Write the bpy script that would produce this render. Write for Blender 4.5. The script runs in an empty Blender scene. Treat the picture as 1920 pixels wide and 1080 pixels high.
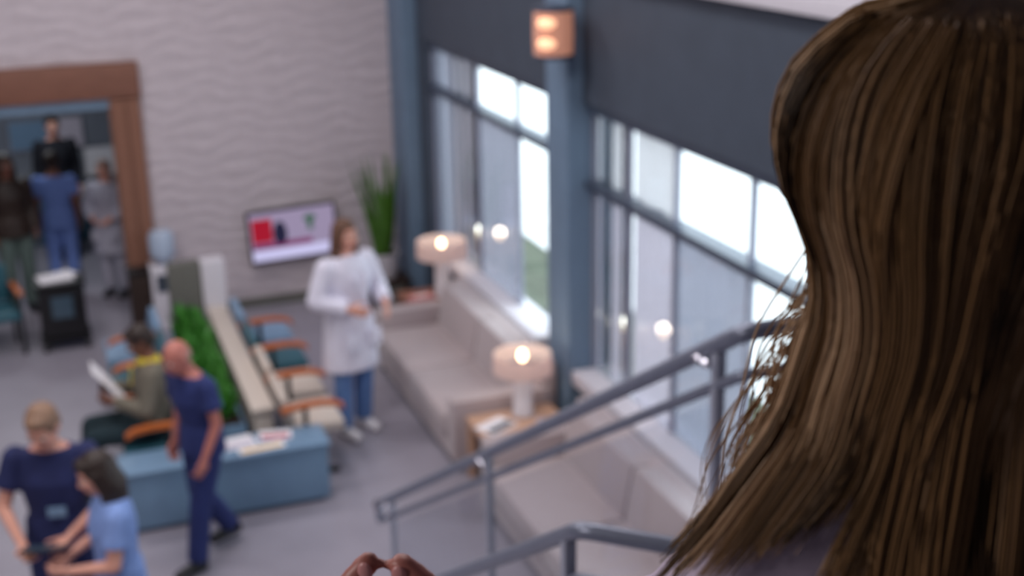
import bpy, bmesh, math, random
from mathutils import Vector, Matrix, Euler, noise
R = math.radians
random.seed(7)
C = bpy.context.scene.collection
SC = bpy.context.scene

# ------------------------------------------------------------------ camera, world, lights, exposure
EYE = Vector((0, 0, 4.5))
YAW, PIT, ROLL = R(19.9), R(18.2), R(1.1)
fwd = Vector((math.sin(YAW)*math.cos(PIT), math.cos(YAW)*math.cos(PIT), -math.sin(PIT)))
rt = Vector((math.cos(YAW), -math.sin(YAW), 0)); dn = fwd.cross(rt)
right = math.cos(ROLL)*rt + math.sin(ROLL)*dn
down = -math.sin(ROLL)*rt + math.cos(ROLL)*dn
cd = bpy.data.cameras.new('camera'); cam = bpy.data.objects.new('camera', cd); C.objects.link(cam)
cam.matrix_world = Matrix(((right.x, -down.x, -fwd.x, EYE.x), (right.y, -down.y, -fwd.y, EYE.y), (right.z, -down.z, -fwd.z, EYE.z), (0, 0, 0, 1)))
cd.sensor_width = 36; cd.lens = 45; cd.clip_start = .05; cd.clip_end = 200
cd.dof.use_dof = True; cd.dof.focus_distance = .95; cd.dof.aperture_fstop = 5.3
SC.camera = cam

w = bpy.data.worlds.new('overcast_sky'); SC.world = w; w.use_nodes = True
bg = w.node_tree.nodes['Background']; bg.inputs[0].default_value = (.93, .97, 1, 1); bg.inputs[1].default_value = 4.2
def area(name, loc, sx, sy, power, col=(1, 1, 1), rot=(0, 0, 0)):
    l = bpy.data.lights.new(name, 'AREA'); l.shape = 'RECTANGLE'; l.size = sx; l.size_y = sy; l.energy = power; l.color = col
    o = bpy.data.objects.new(name, l); o.location = loc; o.rotation_euler = rot; C.objects.link(o); return o
for i, (lx, ly) in enumerate(((-1.2, 4.6), (1.4, 4.6), (-1.2, 7.6), (1.3, 7.6), (-1.2, 10.6), (1.3, 10.6))):
    area('ceiling_and_fill_panel', (lx, ly, 6.05), 1.2, .6, 57, (1, .94, .95))  # front pair added as fill for surfaces facing the camera
area('added_hair_light', (-4.4, 1.9, 6.05), 1.6, .8, 225, (1, .92, .9))  # unseen light added at left to brighten the near person's hair
area('corridor_light_panel', (-.6, 15.3, 2.85), 1.6, .4, 26, (.9, .95, 1))
SC.view_settings.view_transform = 'Standard'; SC.view_settings.look = 'None'
SC.view_settings.exposure = 0.0; SC.view_settings.gamma = 1.0; SC.view_settings.use_curve_mapping = False

# ------------------------------------------------------------------ materials
def lin(c):
    f = lambda u: (u/12.92 if u <= .04045 else ((u+.055)/1.055)**2.4)
    return tuple(f(v/255) for v in c) + (1,)
MATS = {}
def mat(name, col, rough=.6, metal=0, var=.12, scale=30, bump=0, emit=None, estr=0, sheen=0, stretch=None):
    m = bpy.data.materials.new(name); m.use_nodes = True; nt = m.node_tree; b = nt.nodes['Principled BSDF']
    c = lin(col)
    b.inputs['Roughness'].default_value = rough; b.inputs['Metallic'].default_value = metal
    if sheen: b.inputs['Sheen Weight'].default_value = sheen
    tc = nt.nodes.new('ShaderNodeTexCoord'); nz = nt.nodes.new('ShaderNodeTexNoise'); nz.inputs['Scale'].default_value = scale; nz.inputs['Detail'].default_value = 4
    mp = nt.nodes.new('ShaderNodeMapping'); nt.links.new(tc.outputs['Object'], mp.inputs['Vector']); nt.links.new(mp.outputs[0], nz.inputs['Vector'])
    if stretch: mp.inputs['Scale'].default_value = stretch
    cr = nt.nodes.new('ShaderNodeValToRGB')
    cr.color_ramp.elements[0].color = tuple(v*(1-var) for v in c[:3]) + (1,); cr.color_ramp.elements[1].color = tuple(min(1, v*(1+var)) for v in c[:3]) + (1,)
    cr.color_ramp.elements[0].position = .3; cr.color_ramp.elements[1].position = .7
    nt.links.new(nz.outputs['Fac'], cr.inputs['Fac']); nt.links.new(cr.outputs[0], b.inputs['Base Color'])
    if bump:
        bp = nt.nodes.new('ShaderNodeBump'); bp.inputs['Strength'].default_value = bump; bp.inputs['Distance'].default_value = .01
        nt.links.new(nz.outputs['Fac'], bp.inputs['Height']); nt.links.new(bp.outputs[0], b.inputs['Normal'])
    if emit:
        b.inputs['Emission Color'].default_value = lin(emit); b.inputs['Emission Strength'].default_value = estr
    MATS[name] = m; return m
def glassy(name, tcol, gl, rough=.02, translucent=None):
    """thin sheet: transparent or translucent body with a fresnel gloss"""
    m = bpy.data.materials.new(name); m.use_nodes = True; nt = m.node_tree
    for n in list(nt.nodes): nt.nodes.remove(n)
    out = nt.nodes.new('ShaderNodeOutputMaterial'); mx = nt.nodes.new('ShaderNodeMixShader'); g = nt.nodes.new('ShaderNodeBsdfGlossy')
    g.inputs['Roughness'].default_value = rough
    fr = nt.nodes.new('ShaderNodeFresnel'); fr.inputs['IOR'].default_value = gl
    if translucent:
        t = nt.nodes.new('ShaderNodeBsdfTranslucent'); t.inputs[0].default_value = lin(translucent)
        d = nt.nodes.new('ShaderNodeBsdfDiffuse'); d.inputs[0].default_value = lin(tcol)
        a = nt.nodes.new('ShaderNodeMixShader'); a.inputs[0].default_value = .45
        nt.links.new(t.outputs[0], a.inputs[1]); nt.links.new(d.outputs[0], a.inputs[2]); body = a
    else:
        body = nt.nodes.new('ShaderNodeBsdfTransparent'); body.inputs[0].default_value = lin(tcol)
    ge = nt.nodes.new('ShaderNodeNewGeometry'); mu = nt.nodes.new('ShaderNodeMath'); mu.operation = 'MULTIPLY_ADD'; mu.inputs[1].default_value = -1; mu.inputs[2].default_value = 1
    nt.links.new(ge.outputs['Backfacing'], mu.inputs[0]); m2 = nt.nodes.new('ShaderNodeMath'); m2.operation = 'MULTIPLY'; nt.links.new(mu.outputs[0], m2.inputs[0]); nt.links.new(fr.outputs[0], m2.inputs[1])
    nt.links.new((fr if translucent else m2).outputs[0], mx.inputs[0]); nt.links.new(body.outputs[0], mx.inputs[1]); nt.links.new(g.outputs[0], mx.inputs[2]); nt.links.new(mx.outputs[0], out.inputs[0])
    MATS[name] = m; return m

mat('floor_vinyl', (150, 146, 158), .35, var=.06, scale=3)
mat('wave_wall', (198, 188, 194), .75, var=.04, scale=8)
mat('plain_wall', (120, 122, 132), .8, var=.04, scale=6)
mat('ceiling_paint', (170, 170, 175), .9, var=.03)
mat('slate_panel', (68, 78, 92), .6, var=.06, scale=5)
mat('blue_column', (112, 136, 160), .55, var=.05, scale=5)
mat('mullion_metal', (74, 84, 102), .4, .3, var=.05)
mat('white_trim', (215, 212, 220), .5, var=.03)
mat('header_wood', (128, 86, 70), .5, var=.15, scale=6, stretch=(1, 8, 8))
mat('jamb_brick', (142, 100, 82), .8, var=.2, scale=20, bump=.3)
mat('corridor_wall', (120, 126, 138), .7, var=.08, scale=3)
mat('teal_laminate', (74, 110, 128), .4, var=.05)
mat('blue_laminate', (112, 142, 170), .38, var=.05, scale=8)
mat('beige_stone', (205, 194, 184), .5, var=.05, scale=20)
mat('taupe_panel', (104, 104, 98), .6, var=.06)
mat('arm_wood', (184, 98, 44), .35, var=.25, scale=12, stretch=(3, 20, 20))
mat('table_wood', (196, 158, 134), .4, var=.15, scale=8, stretch=(2, 16, 16))
mat('brown_wood', (142, 96, 78), .4, var=.2, scale=8, stretch=(2, 16, 16))
mat('dark_brown', (46, 32, 26), .5, var=.2)
mat('teal_vinyl', (46, 92, 106), .45, var=.08)
mat('light_blue_vinyl', (120, 150, 180), .45, var=.06)
mat('bottle_blue', (176, 192, 214), .2, var=.04)
mat('cream_vinyl', (200, 188, 178), .5, var=.05)
mat('steel', (170, 172, 182), .28, .9, var=.04)
mat('rail_metal', (122, 128, 146), .35, .35, var=.05)
mat('rail_cap', (190, 190, 200), .15, .9, var=.02)
mat('black_plastic', (20, 20, 24), .4, var=.1)
mat('black_metal', (26, 28, 30), .4, .3, var=.1)
mat('sofa_fabric', (176, 162, 164), .85, var=.06, scale=90, bump=.15, sheen=.3)
mat('white_ceramic', (222, 218, 224), .3, var=.02)
mat('shade_fabric', (236, 214, 200), .8, var=.04, scale=60)
mat('soil', (50, 38, 30), .95, var=.3)
mat('leaf_green', (62, 128, 44), .5, var=.35, scale=9)
mat('blade_green', (74, 116, 40), .45, var=.4, scale=14, stretch=(1, 1, 4))
mat('paper', (236, 234, 240), .8, var=.02)
mat('paper_grey', (200, 192, 206), .8, var=.06)  # pale grey paper stock
mat('yellow_print', (226, 178, 60), .7, var=.1)
mat('red_print', (190, 40, 60), .7, var=.1)
mat('pink_card', (205, 140, 138), .7, var=.08)
mat('navy_cloth', (38, 50, 104), .85, var=.12, scale=18, bump=.3)
mat('navy_cloth_deep', (28, 36, 82), .85, var=.12, scale=18, bump=.3)
mat('sky_cloth', (128, 156, 214), .85, var=.1, scale=18, bump=.3)
mat('scrub_blue', (100, 126, 190), .85, var=.1, scale=18, bump=.3)
mat('denim_blue', (92, 124, 176), .85, var=.12, scale=20, bump=.3)
mat('coat_white', (222, 220, 236), .8, var=.04, scale=14, bump=.3)
mat('coat_grey', (176, 176, 192), .8, var=.05, scale=14, bump=.3)
mat('lavender_knit', (206, 192, 214), .9, var=.05, scale=160, bump=.06)
mat('olive_cloth', (110, 104, 92), .9, var=.1, scale=16)
mat('yellow_cloth', (212, 190, 60), .85, var=.1)
mat('dark_teal_cloth', (22, 44, 52), .85, var=.12)
mat('black_cloth', (22, 24, 34), .9, var=.12)
mat('green_grey_cloth', (88, 104, 100), .9, var=.12)
mat('dark_shoe', (24, 24, 30), .45, var=.1)
mat('white_shoe', (226, 222, 226), .5, var=.04)
mat('skin_fair', (222, 162, 142), .5, var=.05, scale=25)
mat('skin_ruddy', (186, 116, 104), .45, var=.06, scale=25)
mat('skin_brown', (120, 78, 62), .5, var=.06, scale=25)
mat('hair_sandy', (134, 104, 84), .6, var=.25, scale=60, bump=.5, stretch=(1, 1, .2))
mat('hair_brown', (96, 66, 50), .55, var=.25, scale=60, bump=.5, stretch=(1, 1, .2))
mat('hair_dark', (40, 26, 20), .5, var=.3, scale=60, bump=.5, stretch=(1, 1, .2))
mat('hair_grey', (150, 122, 112), .6, var=.2, scale=60, bump=.4)
mat('eye_white', (232, 228, 226), .2, var=.02)
mat('iris_dark', (40, 30, 26), .2, var=.1)
mat('lip', (170, 92, 88), .4, var=.05)
mat('nail', (214, 150, 146), .25, var=.03)
mat('pale_plaza', (225, 225, 225), .8, var=.05, scale=2)  # made-up pale ground, kept near-white so clear panes look bright
mat('planting_bed', (84, 92, 76), .9, var=.3, scale=6)
mat('amber_glass', (200, 150, 130), .3, var=.1, emit=(236, 160, 130), estr=.3)
mat('bulb_glow', (255, 220, 180), .4, emit=(255, 214, 170), estr=8)
mat('bulb_soft', (255, 190, 140), .4, emit=(255, 196, 158), estr=1.3)
glassy('clear_glass', (240, 246, 248), 1.38)
glassy('guard_glass', (247, 249, 251), 1.25)
glassy('reeded_bright', (196, 192, 198), 1.4, .06, (202, 197, 200))
glassy('reeded_cool', (158, 162, 180), 1.4, .06, (146, 144, 156))
mat('mullion_pale', (150, 152, 168), .45, .2, var=.04)
mat('post_metal', (168, 172, 188), .35, .3, var=.04)
glassy('reeded_pale', (182, 176, 192), 1.4, .06, (178, 172, 182))
glassy('reeded_pink', (176, 164, 180), 1.4, .06, (176, 166, 176))
glassy('shade_cloth', (246, 236, 236), 1.05, .6, (222, 204, 198))
def screen(name, col, s):
    return mat(name, (10, 10, 10), .3, emit=col, estr=s)
screen('screen_lavender', (190, 174, 210), .6); screen('screen_red', (190, 20, 50), .7); screen('screen_dark', (40, 40, 74), .6)
screen('screen_green', (80, 122, 100), .6); screen('screen_white', (204, 200, 240), .95); screen('screen_magenta', (150, 60, 120), .6)
screen('monitor_blue', (70, 90, 110), .35)
def hair_mat():
    m = bpy.data.materials.new('hair_honey'); m.use_nodes = True; nt = m.node_tree; b = nt.nodes['Principled BSDF']
    a = nt.nodes.new('ShaderNodeAttribute'); a.attribute_name = 'strand'
    cr = nt.nodes.new('ShaderNodeValToRGB'); e = cr.color_ramp.elements
    e[0].color = lin((54, 36, 16)); e[1].color = lin((240, 204, 166)); n = e.new(.45); n.color = lin((138, 102, 64))
    nt.links.new(a.outputs['Fac'], cr.inputs[0]); nt.links.new(cr.outputs[0], b.inputs['Base Color'])
    b.inputs['Roughness'].default_value = .5; b.inputs['Specular IOR Level'].default_value = .3
    MATS['hair_honey'] = m
hair_mat()

# ------------------------------------------------------------------ mesh helpers
class MB:
    def __init__(s): s.bm = bmesh.new()
    def box(s, x0, x1, y0, y1, z0, z1, bev=0, M=None):
        bm = s.bm; v = [bm.verts.new((x, y, z)) for x in (x0, x1) for y in (y0, y1) for z in (z0, z1)]
        f = [bm.faces.new([v[i] for i in q]) for q in ((0, 1, 3, 2), (4, 6, 7, 5), (0, 4, 5, 1), (2, 3, 7, 6), (0, 2, 6, 4), (1, 5, 7, 3))]
        vs = v
        if bev:
            es = list({e for q in f for e in q.edges})
            r = bmesh.ops.bevel(bm, geom=es, offset=bev, segments=2, profile=.6, affect='EDGES')
            vs = list({q for q in r['verts']} | {q for q in v if q.is_valid})
        if M: bmesh.ops.transform(bm, matrix=M, verts=[q for q in vs if q.is_valid])
        return s
    def rings(s, rings, close=True, cap=True):
        bm = s.bm; vv = [[bm.verts.new(p) for p in r] for r in rings]; n = len(vv[0])
        for a, b in zip(vv, vv[1:]):
            for i in range(n if close else n-1):
                j = (i+1) % n
                bm.faces.new((a[i], a[j], b[j], b[i]))
        if cap and close:
            bm.faces.new(vv[0][::-1]); bm.faces.new(vv[-1])
        return s
    def tube(s, pts, r, n=10, cap=True):
        pts = [Vector(p) for p in pts]; rs = r if isinstance(r, (list, tuple)) else [r]*len(pts); out = []; prev = None
        for i, p in enumerate(pts):
            t = (pts[min(i+1, len(pts)-1)] - pts[max(i-1, 0)]).normalized()
            if prev is None:
                u = t.cross(Vector((0, 0, 1)));
                if u.length < .05: u = t.cross(Vector((1, 0, 0)))
            else: u = prev - t*prev.dot(t)
            u.normalize(); prev = u; v = t.cross(u)
            out.append([p + (u*math.cos(a) + v*math.sin(a))*rs[i] for a in (2*math.pi*k/n for k in range(n))])
        return s.rings(out, cap=cap)
    def lathe(s, prof, loc=(0, 0, 0), n=28, cap=True):
        x, y, z = loc
        return s.rings([[Vector((x+r*math.cos(a), y+r*math.sin(a), z+h)) for a in (2*math.pi*k/n for k in range(n))] for r, h in prof], cap=cap)
    def ell(s, c, rad, M=None, seg=16, rin=10):
        T = Matrix.Translation(Vector(c)) @ (M.to_4x4() if M else Matrix.Identity(4)) @ Matrix.Diagonal(Vector((*rad, 1)))
        bmesh.ops.create_uvsphere(s.bm, u_segments=seg, v_segments=rin, radius=1, matrix=T); return s
    def cap(s, a, b, ra, rb, n=12):
        a, b = Vector(a), Vector(b); t = b-a; L = t.length
        if L < 1e-5: return s.ell(a, (ra,)*3)
        t /= L; u = t.cross(Vector((0, 0, 1)))
        if u.length < .05: u = t.cross(Vector((1, 0, 0)))
        u.normalize(); v = t.cross(u); out = []
        for k in (-80, -50, -20, 0): out.append((a + t*ra*math.sin(R(k)), ra*math.cos(R(k))))
        for k in (0, 20, 50, 80): out.append((b + t*rb*math.sin(R(k)), rb*math.cos(R(k))))
        return s.rings([[p + (u*math.cos(q) + v*math.sin(q))*r for q in (2*math.pi*i/n for i in range(n))] for p, r in out])
    def build(s, name, m, parent=None, smooth=True, loc=None, kind=None):
        bmesh.ops.recalc_face_normals(s.bm, faces=s.bm.faces)
        me = bpy.data.meshes.new(name); s.bm.to_mesh(me); s.bm.free()
        for q in (m if isinstance(m, (list, tuple)) else [m]): me.materials.append(MATS[q])
        if smooth:
            me.polygons.foreach_set('use_smooth', [True]*len(me.polygons)); me.set_sharp_from_angle(angle=R(40))
        o = bpy.data.objects.new(name, me); C.objects.link(o)
        if parent: o.parent = parent
        if loc: o.location = loc
        if kind: o['kind'] = kind
        return o
def thing(name, label, cat, loc=(0, 0, 0), rz=0, group=None):
    o = bpy.data.objects.new(name, None); C.objects.link(o); o.location = loc; o.rotation_euler = (0, 0, rz); o.empty_display_size = .1
    o['label'] = label; o['category'] = cat
    if group: o['group'] = group
    return o
def tag(o, label, cat, group=None):
    o['label'] = label; o['category'] = cat
    if group: o['group'] = group
    return o
def struct(o, label=None):
    o['kind'] = 'structure'
    if label: o['label'] = label
    return o
def sempty(name, loc=(0, 0, 0)):
    o = bpy.data.objects.new(name, None); C.objects.link(o); o.location = loc; o['kind'] = 'structure'; return o
def dup(root):
    def cp(o, par):
        c = o.copy(); C.objects.link(c)
        if par: c.parent = par
        for ch in list(o.children): cp(ch, c)
        return c
    return cp(root, None)
def box(name, m, x0, x1, y0, y1, z0, z1, parent=None, bev=0):
    return MB().box(x0, x1, y0, y1, z0, z1, bev).build(name, m, parent, smooth=bev > 0)

# ------------------------------------------------------------------ room shell
WX, BY = 4.4, 13.4
struct(box('floor', 'floor_vinyl', -7, 3.9, -4, 18, -.15, 0), 'pale grey polished lobby floor')
struct(box('ceiling', 'ceiling_paint', -7, 3.9, -4, 18, 6.2, 6.4))
struct(box('wall_left', 'plain_wall', -7.2, -7, -4, 18, 0, 6.2))
struct(box('wall_rear', 'plain_wall', -7, 3.9, -4.2, -4, 0, 6.2))
# wave relief wall
def wave_wall():
    bm = bmesh.new()
    xs = [-7 + .25*i for i in range(21)] + [-1.7 + .06*i for i in range(1, 43)] + [.88 + .0534*i for i in range(51)]
    xs = sorted(set(round(x, 4) for x in xs)); zs = [.021*i for i in range(131)] + [2.73 + .0195*i for i in range(1, 60)] + [4 + .22*i for i in range(11)]
    def y(x, z):
        if z > 3.9: return BY
        ph = z/.15 + .3*math.sin(2*math.pi*(x/1.1 + z*.55)) + .2*math.sin(2*math.pi*(x/.53 - z*.9)); am = .0045*(1 + .45*math.sin(2*math.pi*(x/.8 + z*1.3)))
        return BY - am*(1 + math.sin(2*math.pi*ph))
    V = [[bm.verts.new((x, y(x, z), z)) for z in zs] for x in xs]
    for i in range(len(xs)-1):
        for j in range(len(zs)-1):
            if -1.7 <= xs[i] < .879 and zs[j] < 2.72: continue
            bm.faces.new((V[i][j], V[i+1][j], V[i+1][j+1], V[i][j+1]))
    vb = [v for v in bm.verts if not v.link_faces]; bmesh.ops.delete(bm, geom=vb, context='VERTS')
    s = MB(); s.bm.free(); s.bm = bm
    o = s.build('wall_back', 'wave_wall'); o.modifiers.new('thick', 'SOLIDIFY').thickness = -.12
    return struct(o, 'cream back wall with sculpted wavy horizontal ridges')
wave_wall()
struct(box('baseboard_back', 'taupe_panel', .9, 3.5, BY-.04, BY, 0, .1))
# corridor beyond the doorway
struct(box('wall_corridor_back', 'corridor_wall', -3.2, 1.9, 17.3, 17.45, 0, 3)); struct(box('wall_corridor_side', 'corridor_wall', 1.6, 1.75, BY+.12, 17.3, 0, 3))
struct(box('wall_corridor_left', 'corridor_wall', -3.35, -3.2, BY+.12, 17.45, 0, 3)); struct(box('ceiling_corridor', 'ceiling_paint', -3.35, 1.9, BY+.12, 17.45, 2.95, 3.05))
# doorway trim
d = sempty('door_1', (0, BY, 0)); d['label'] = 'wide doorway with brown header and ridged brick jamb'
MB().box(-1.9, .9, -.1, .14, 2.38, 2.73, .01).build('door_header', 'header_wood', d)
MB().box(-1.7, .6, -.06, .1, 2.28, 2.38).build('lintel_track', 'blue_column', d, smooth=False)
MB().box(.58, .88, -.04, .12, 0, 2.375).build('jamb_core', 'jamb_brick', d, smooth=False)
bm0 = MB().box(-.071, .071, -.022, .022, -.022, .022, .004).build('brick', 'jamb_brick', d); first = True
for k in range(47):
    for q in range(2):
        o = bm0 if first else bm0.copy()
        if not first: C.objects.link(o)
        first = False
        xx = .58 + .075 + .15*q
        o.location = (xx, -.055 - random.uniform(0, .006), .027 + k*.0502)
# columns
WX = 3.7; F = WX/4.4
c1 = sempty('column_corner'); MB().box(3.5, 3.7, 12.86, 13.42, 0, 6.2, .008).build('column_shaft', 'blue_column', c1)
MB().box(3.485, 3.7, 12.84, 13.42, 0, .12, .004).build('column_plinth', 'mullion_metal', c1)
c2 = sempty('column_window'); MB().box(3.54, 3.9, 8.52, 8.95, 0, 6.2, .008).build('column_shaft', 'blue_column', c2)
MB().box(3.525, 3.9, 8.5, 8.97, 0, .12, .004).build('column_plinth', 'mullion_metal', c2)
# window wall: low wall, header over both bays, white ledge, upper wall
struct(box('wall_right_header', 'slate_panel', 3.66, 3.9, -4, 13.5, 2.865, 3.78), 'dark slate panel above the windows')
struct(MB().box(3.56, 3.92, -4, 13.5, 3.78, 3.87, .01).build('trim_1', 'white_trim'), 'white ledge above the slate panel')
struct(box('wall_right_upper', 'white_trim', 3.72, 3.9, -4, 13.5, 3.87, 6.2))
struct(box('wall_right_low', 'slate_panel', 3.68, 3.9, -4, 13.5, 0, .68), 'low wall under the windows behind the sofas')
struct(box('wall_right_near', 'slate_panel', 3.66, 3.9, -4, 1.7, .68, 2.865)); struct(box('wall_right_pier', 'slate_panel', 3.69, 3.9, 8.95, 9.28, .68, 2.865)); struct(box('wall_right_corner', 'slate_panel', 3.66, 3.9, 12.6, 13.5, .0, 2.865))
def window(name, bounds, mz, kinds, label):
    wn = sempty(name, (WX, 0, 0)); wn['label'] = label; bounds = [q*F for q in bounds]; ZB, ZT = .79, 2.81
    y0, y1 = bounds[0], bounds[-1]
    MB().box(-.02, .14, y0, y1, ZT-.01, 2.865, .004).build('head_rail', 'mullion_metal', wn)
    MB().box(-.14, .16, y0, y1, .68, ZB, .008).build('sill', 'white_trim', wn)
    MB().box(-.03, .12, y0, y1, mz-.03, mz+.03, .004).build('transom_bar', 'mullion_metal', wn)
    for i, y in enumerate(bounds):
        MB().box(.03, .075, y-.016, y+.016, ZB, ZT, .003).build('mullion', 'mullion_pale', wn)
    for (ya, yb), (ku, kl) in zip(zip(bounds, bounds[1:]), kinds):
        for k, z0, z1 in ((kl, ZB, mz-.03), (ku, mz+.03, ZT)):
            m = MB()
            if k == 'clear_glass':
                m.box(.05, .058, ya+.018, yb-.018, z0, z1).build('pane', k, wn, smooth=False)
            else:   # reeded glass: pleated vertical reeds behind a smooth clear front sheet
                n = max(4, int((yb-ya)/.03)); ys = [ya+.018 + (yb-ya-.036)*i/n for i in range(n+1)]
                ring = [(.07 + (.012 if i % 2 else 0) + .014*math.sin(i*.55+ya*3), y) for i, y in enumerate(ys)]
                m.rings([[Vector((x, y, z)) for x, y in ring] for z in (z0, z1)], close=False)
                p = m.build('pane', k, wn, smooth=True)
                MB().box(.045, .05, ya+.018, yb-.018, z0, z1).build('front_sheet', 'clear_glass', p, smooth=False)
    return wn
cg, rc, rp, rk = 'clear_glass', 'reeded_cool', 'reeded_pale', 'reeded_pink'
window('window_1', [2.0, 3.4, 4.7, 5.9, 6.65, 7.42, 8.55, 9.4, 10.12], 2.255,
       [(cg, rc), (cg, rc), (cg, rc), (cg, cg), (cg, cg), (cg, rc), ('reeded_bright', rk), ('reeded_bright', rk)], 'near bay of tall windows with a transom bar')
window('window_2', [11.04, 12.05, 13.32, 14.2, 14.98], 2.38, [(cg, cg), (cg, rc), (rp, rk), (rc, rc)], 'far bay of tall windows behind the corner column')
# outdoors: near-white plaza made up to brighten the view through clear panes
struct(box('ground_paving', 'pale_plaza', 5.6, 70, -40, 70, -.12, -.02)); struct(box('ground_planting', 'planting_bed', 3.92, 5.6, -40, 70, -.14, -.04))

# ------------------------------------------------------------------ stairs, landing and guards
LZ = 2.42
struct(box('floor_landing', 'floor_vinyl', -2.5, 1.55, -4, 1.86, LZ-.25, LZ)); struct(box('floor_landing_side', 'floor_vinyl', 1.55, 3.3, -4, 2.58, LZ-.25, LZ))
struct(box('floor_upper_step', 'floor_vinyl', -1.2, 1.55, -3.5, 1.0, LZ, LZ+.16)); struct(box('floor_upper_landing', 'floor_vinyl', -1.2, 1.55, -3.5, .82, LZ+.16, LZ+.32))
st = sempty('stair_flight', (0, 1.86, 0)); N = 14
for k in range(N):
    z = LZ - (k+1)*LZ/(N+1); s = MB()
    yl, yr = .275*k, .72 + .275*k          # treads run skewed between the two guards
    for zz in (0,):
        P = [(-.5, yl-.75), (.8, yl), (1.52, yr), (1.52, yr+.31), (.8, yl+.31), (-.5, yl-.44)]
        s.rings([[Vector((x, y, z-.05)) for x, y in P], [Vector((x, y, z)) for x, y in P]])
    s.build('tread', 'floor_vinyl', st, smooth=False)
def arc(c, u, v, r, a0, a1, n=8): return [Vector(c) + Vector(u)*r*math.cos(a) + Vector(v)*r*math.sin(a) for a in [a0 + (a1-a0)*i/n for i in range(n+1)]]
def fillet(pts, r=.06, n=5):
    pts = [Vector(p) for p in pts]; out = [pts[0]]
    for a, b, c in zip(pts, pts[1:], pts[2:]):
        u, v = (a-b).normalized(), (c-b).normalized(); rr = min(r, (a-b).length*.45, (c-b).length*.45)
        p, q = b+u*rr, b+v*rr
        for i in range(n+1):
            t = i/n; out.append((1-t)**2*p + 2*t*(1-t)*b + t*t*q)
    return out + [pts[-1]]
# far guard
g = thing('stair_guard', 'long metal and glass stair guard running down past the sofas, twin rails', 'railing', (1.55, 2.6, 0))
A, B = Vector((0, 0, 3.395)), Vector((0, 4.02, .965))
sl = (B-A).normalized(); up = Vector((0, 0, 1)); gap = Vector((0, 0, -.115))
MB().tube(fillet([(1.7, 0, 3.395), A, B, B+sl*.06+Vector((0, 0, -.06)), B+gap], .05), .024, 12).build('top_rail', 'rail_metal', g)
MB().tube(fillet([(1.7, -.02, 3.28), A+gap, B+gap], .05), .016, 10).build('handrail', 'rail_metal', g)
MB().ell(B+Vector((0, .035, -.035)), (.034, .07, .034)).build('end_cap', 'rail_cap', g)
for t in (.03, .5, .93):
    p = A.lerp(B, t); z0 = p.z-.98
    MB().box(-.015, .015, p.y-.015, p.y+.015, max(0, z0), p.z-.01, .004).build('post', 'post_metal', g)
    MB().ell(p+Vector((-.02, .05, -.06)), (.02, .05, .014)).build('bracket', 'rail_cap', g)
for t0, t1 in ((.04, .49), (.51, .92)):
    a, b = A.lerp(B, t0), A.lerp(B, t1)
    MB().rings([[Vector((x, a.y, a.z-.16)), Vector((x, b.y, b.z-.16)), Vector((x, b.y, b.z-.86)), Vector((x, a.y, a.z-.86))] for x in (-.005, .005)]).build('glass_panel', 'guard_glass', g, smooth=False)
# near guard
g = thing('stair_handrail', 'short near stair handrail with looped metal end beside the blonde person', 'railing', (.8, 1.88, 0))
A, B = Vector((0, 0, 3.372)), Vector((0, 3.5, 1.02)); E1 = Vector((.15, -.135, 3.372))
MB().tube(fillet([E1+Vector((.012, -.005, -.06)), E1+Vector((.018, -.01, 0)), E1, A, B], .03), .0165, 12).build('top_rail', 'rail_metal', g)
MB().tube(fillet([E1+Vector((.012, -.005, -.07)), E1+Vector((0, 0, -.1)), A+Vector((0, 0, -.1)), B+Vector((0, 0, -.1))], .03), .012, 10).build('handrail', 'rail_metal', g)
MB().tube([E1+Vector((.002, 0, .004)), E1+Vector((.016, -.006, -.004)), E1+Vector((.018, -.008, -.05))], .019, 12).build('end_loop', 'rail_cap', g)
for t in (.015, .5, .95):
    p = A.lerp(B, t); MB().box(-.012, .012, p.y-.012, p.y+.012, max(.02, p.z-.98), p.z-.01, .003).build('post', 'post_metal', g)
for t0, t1 in ((.025, .49), (.51, .94)):
    a, b = A.lerp(B, t0), A.lerp(B, t1)
    MB().rings([[Vector((x, a.y, a.z-.14)), Vector((x, b.y, b.z-.14)), Vector((x, b.y, b.z-.86)), Vector((x, a.y, a.z-.86))] for x in (-.005, .005)]).build('glass_panel', 'guard_glass', g, smooth=False)

# ------------------------------------------------------------------ furniture
def sofa(label, y0, y1, n=2):
    t = thing('sofa', label, 'sofa', (2.61, y0, 0)); L = y1-y0
    MB().box(.03, .86, .05, L-.05, .09, .26, .02).build('base', 'sofa_fabric', t)
    for q, a in enumerate((0, L-.17)): MB().box(.02, .84, a, a+.17, .09, .61, .035).build('arm', 'sofa_fabric', t)
    cw = (L-.34)/n
    for k in range(n):
        MB().box(.0, .66, .17+cw*k+.006, .17+cw*(k+1)-.006, .265, .44, .035).build('seat_cushion', 'sofa_fabric', t)
        MB().box(-.09, .09, .17+cw*k+.006, .17+cw*(k+1)-.006, -.2, .2, .05, Matrix.Translation((.7, 0, .61)) @ Matrix.Rotation(R(10), 4, 'Y')).build('back_cushion', 'sofa_fabric', t)
    MB().box(.76, .9, .03, L-.03, .09, .80, .03).build('backrest', 'sofa_fabric', t)
    for fx in (.08, .8):
        for fy in (.1, L-.1): MB().lathe([(.022, 0), (.03, .09)], (fx, fy, 0), 12).build('foot', 'dark_brown', t)
    return t
sofa('greige two-seat sofa beside the lamp nearest the far column', 8.66, 11.1)
sofa('greige sofa seen through the glass stair guard, nearer the stairs', 5.55, 8.02, 2)
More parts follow.
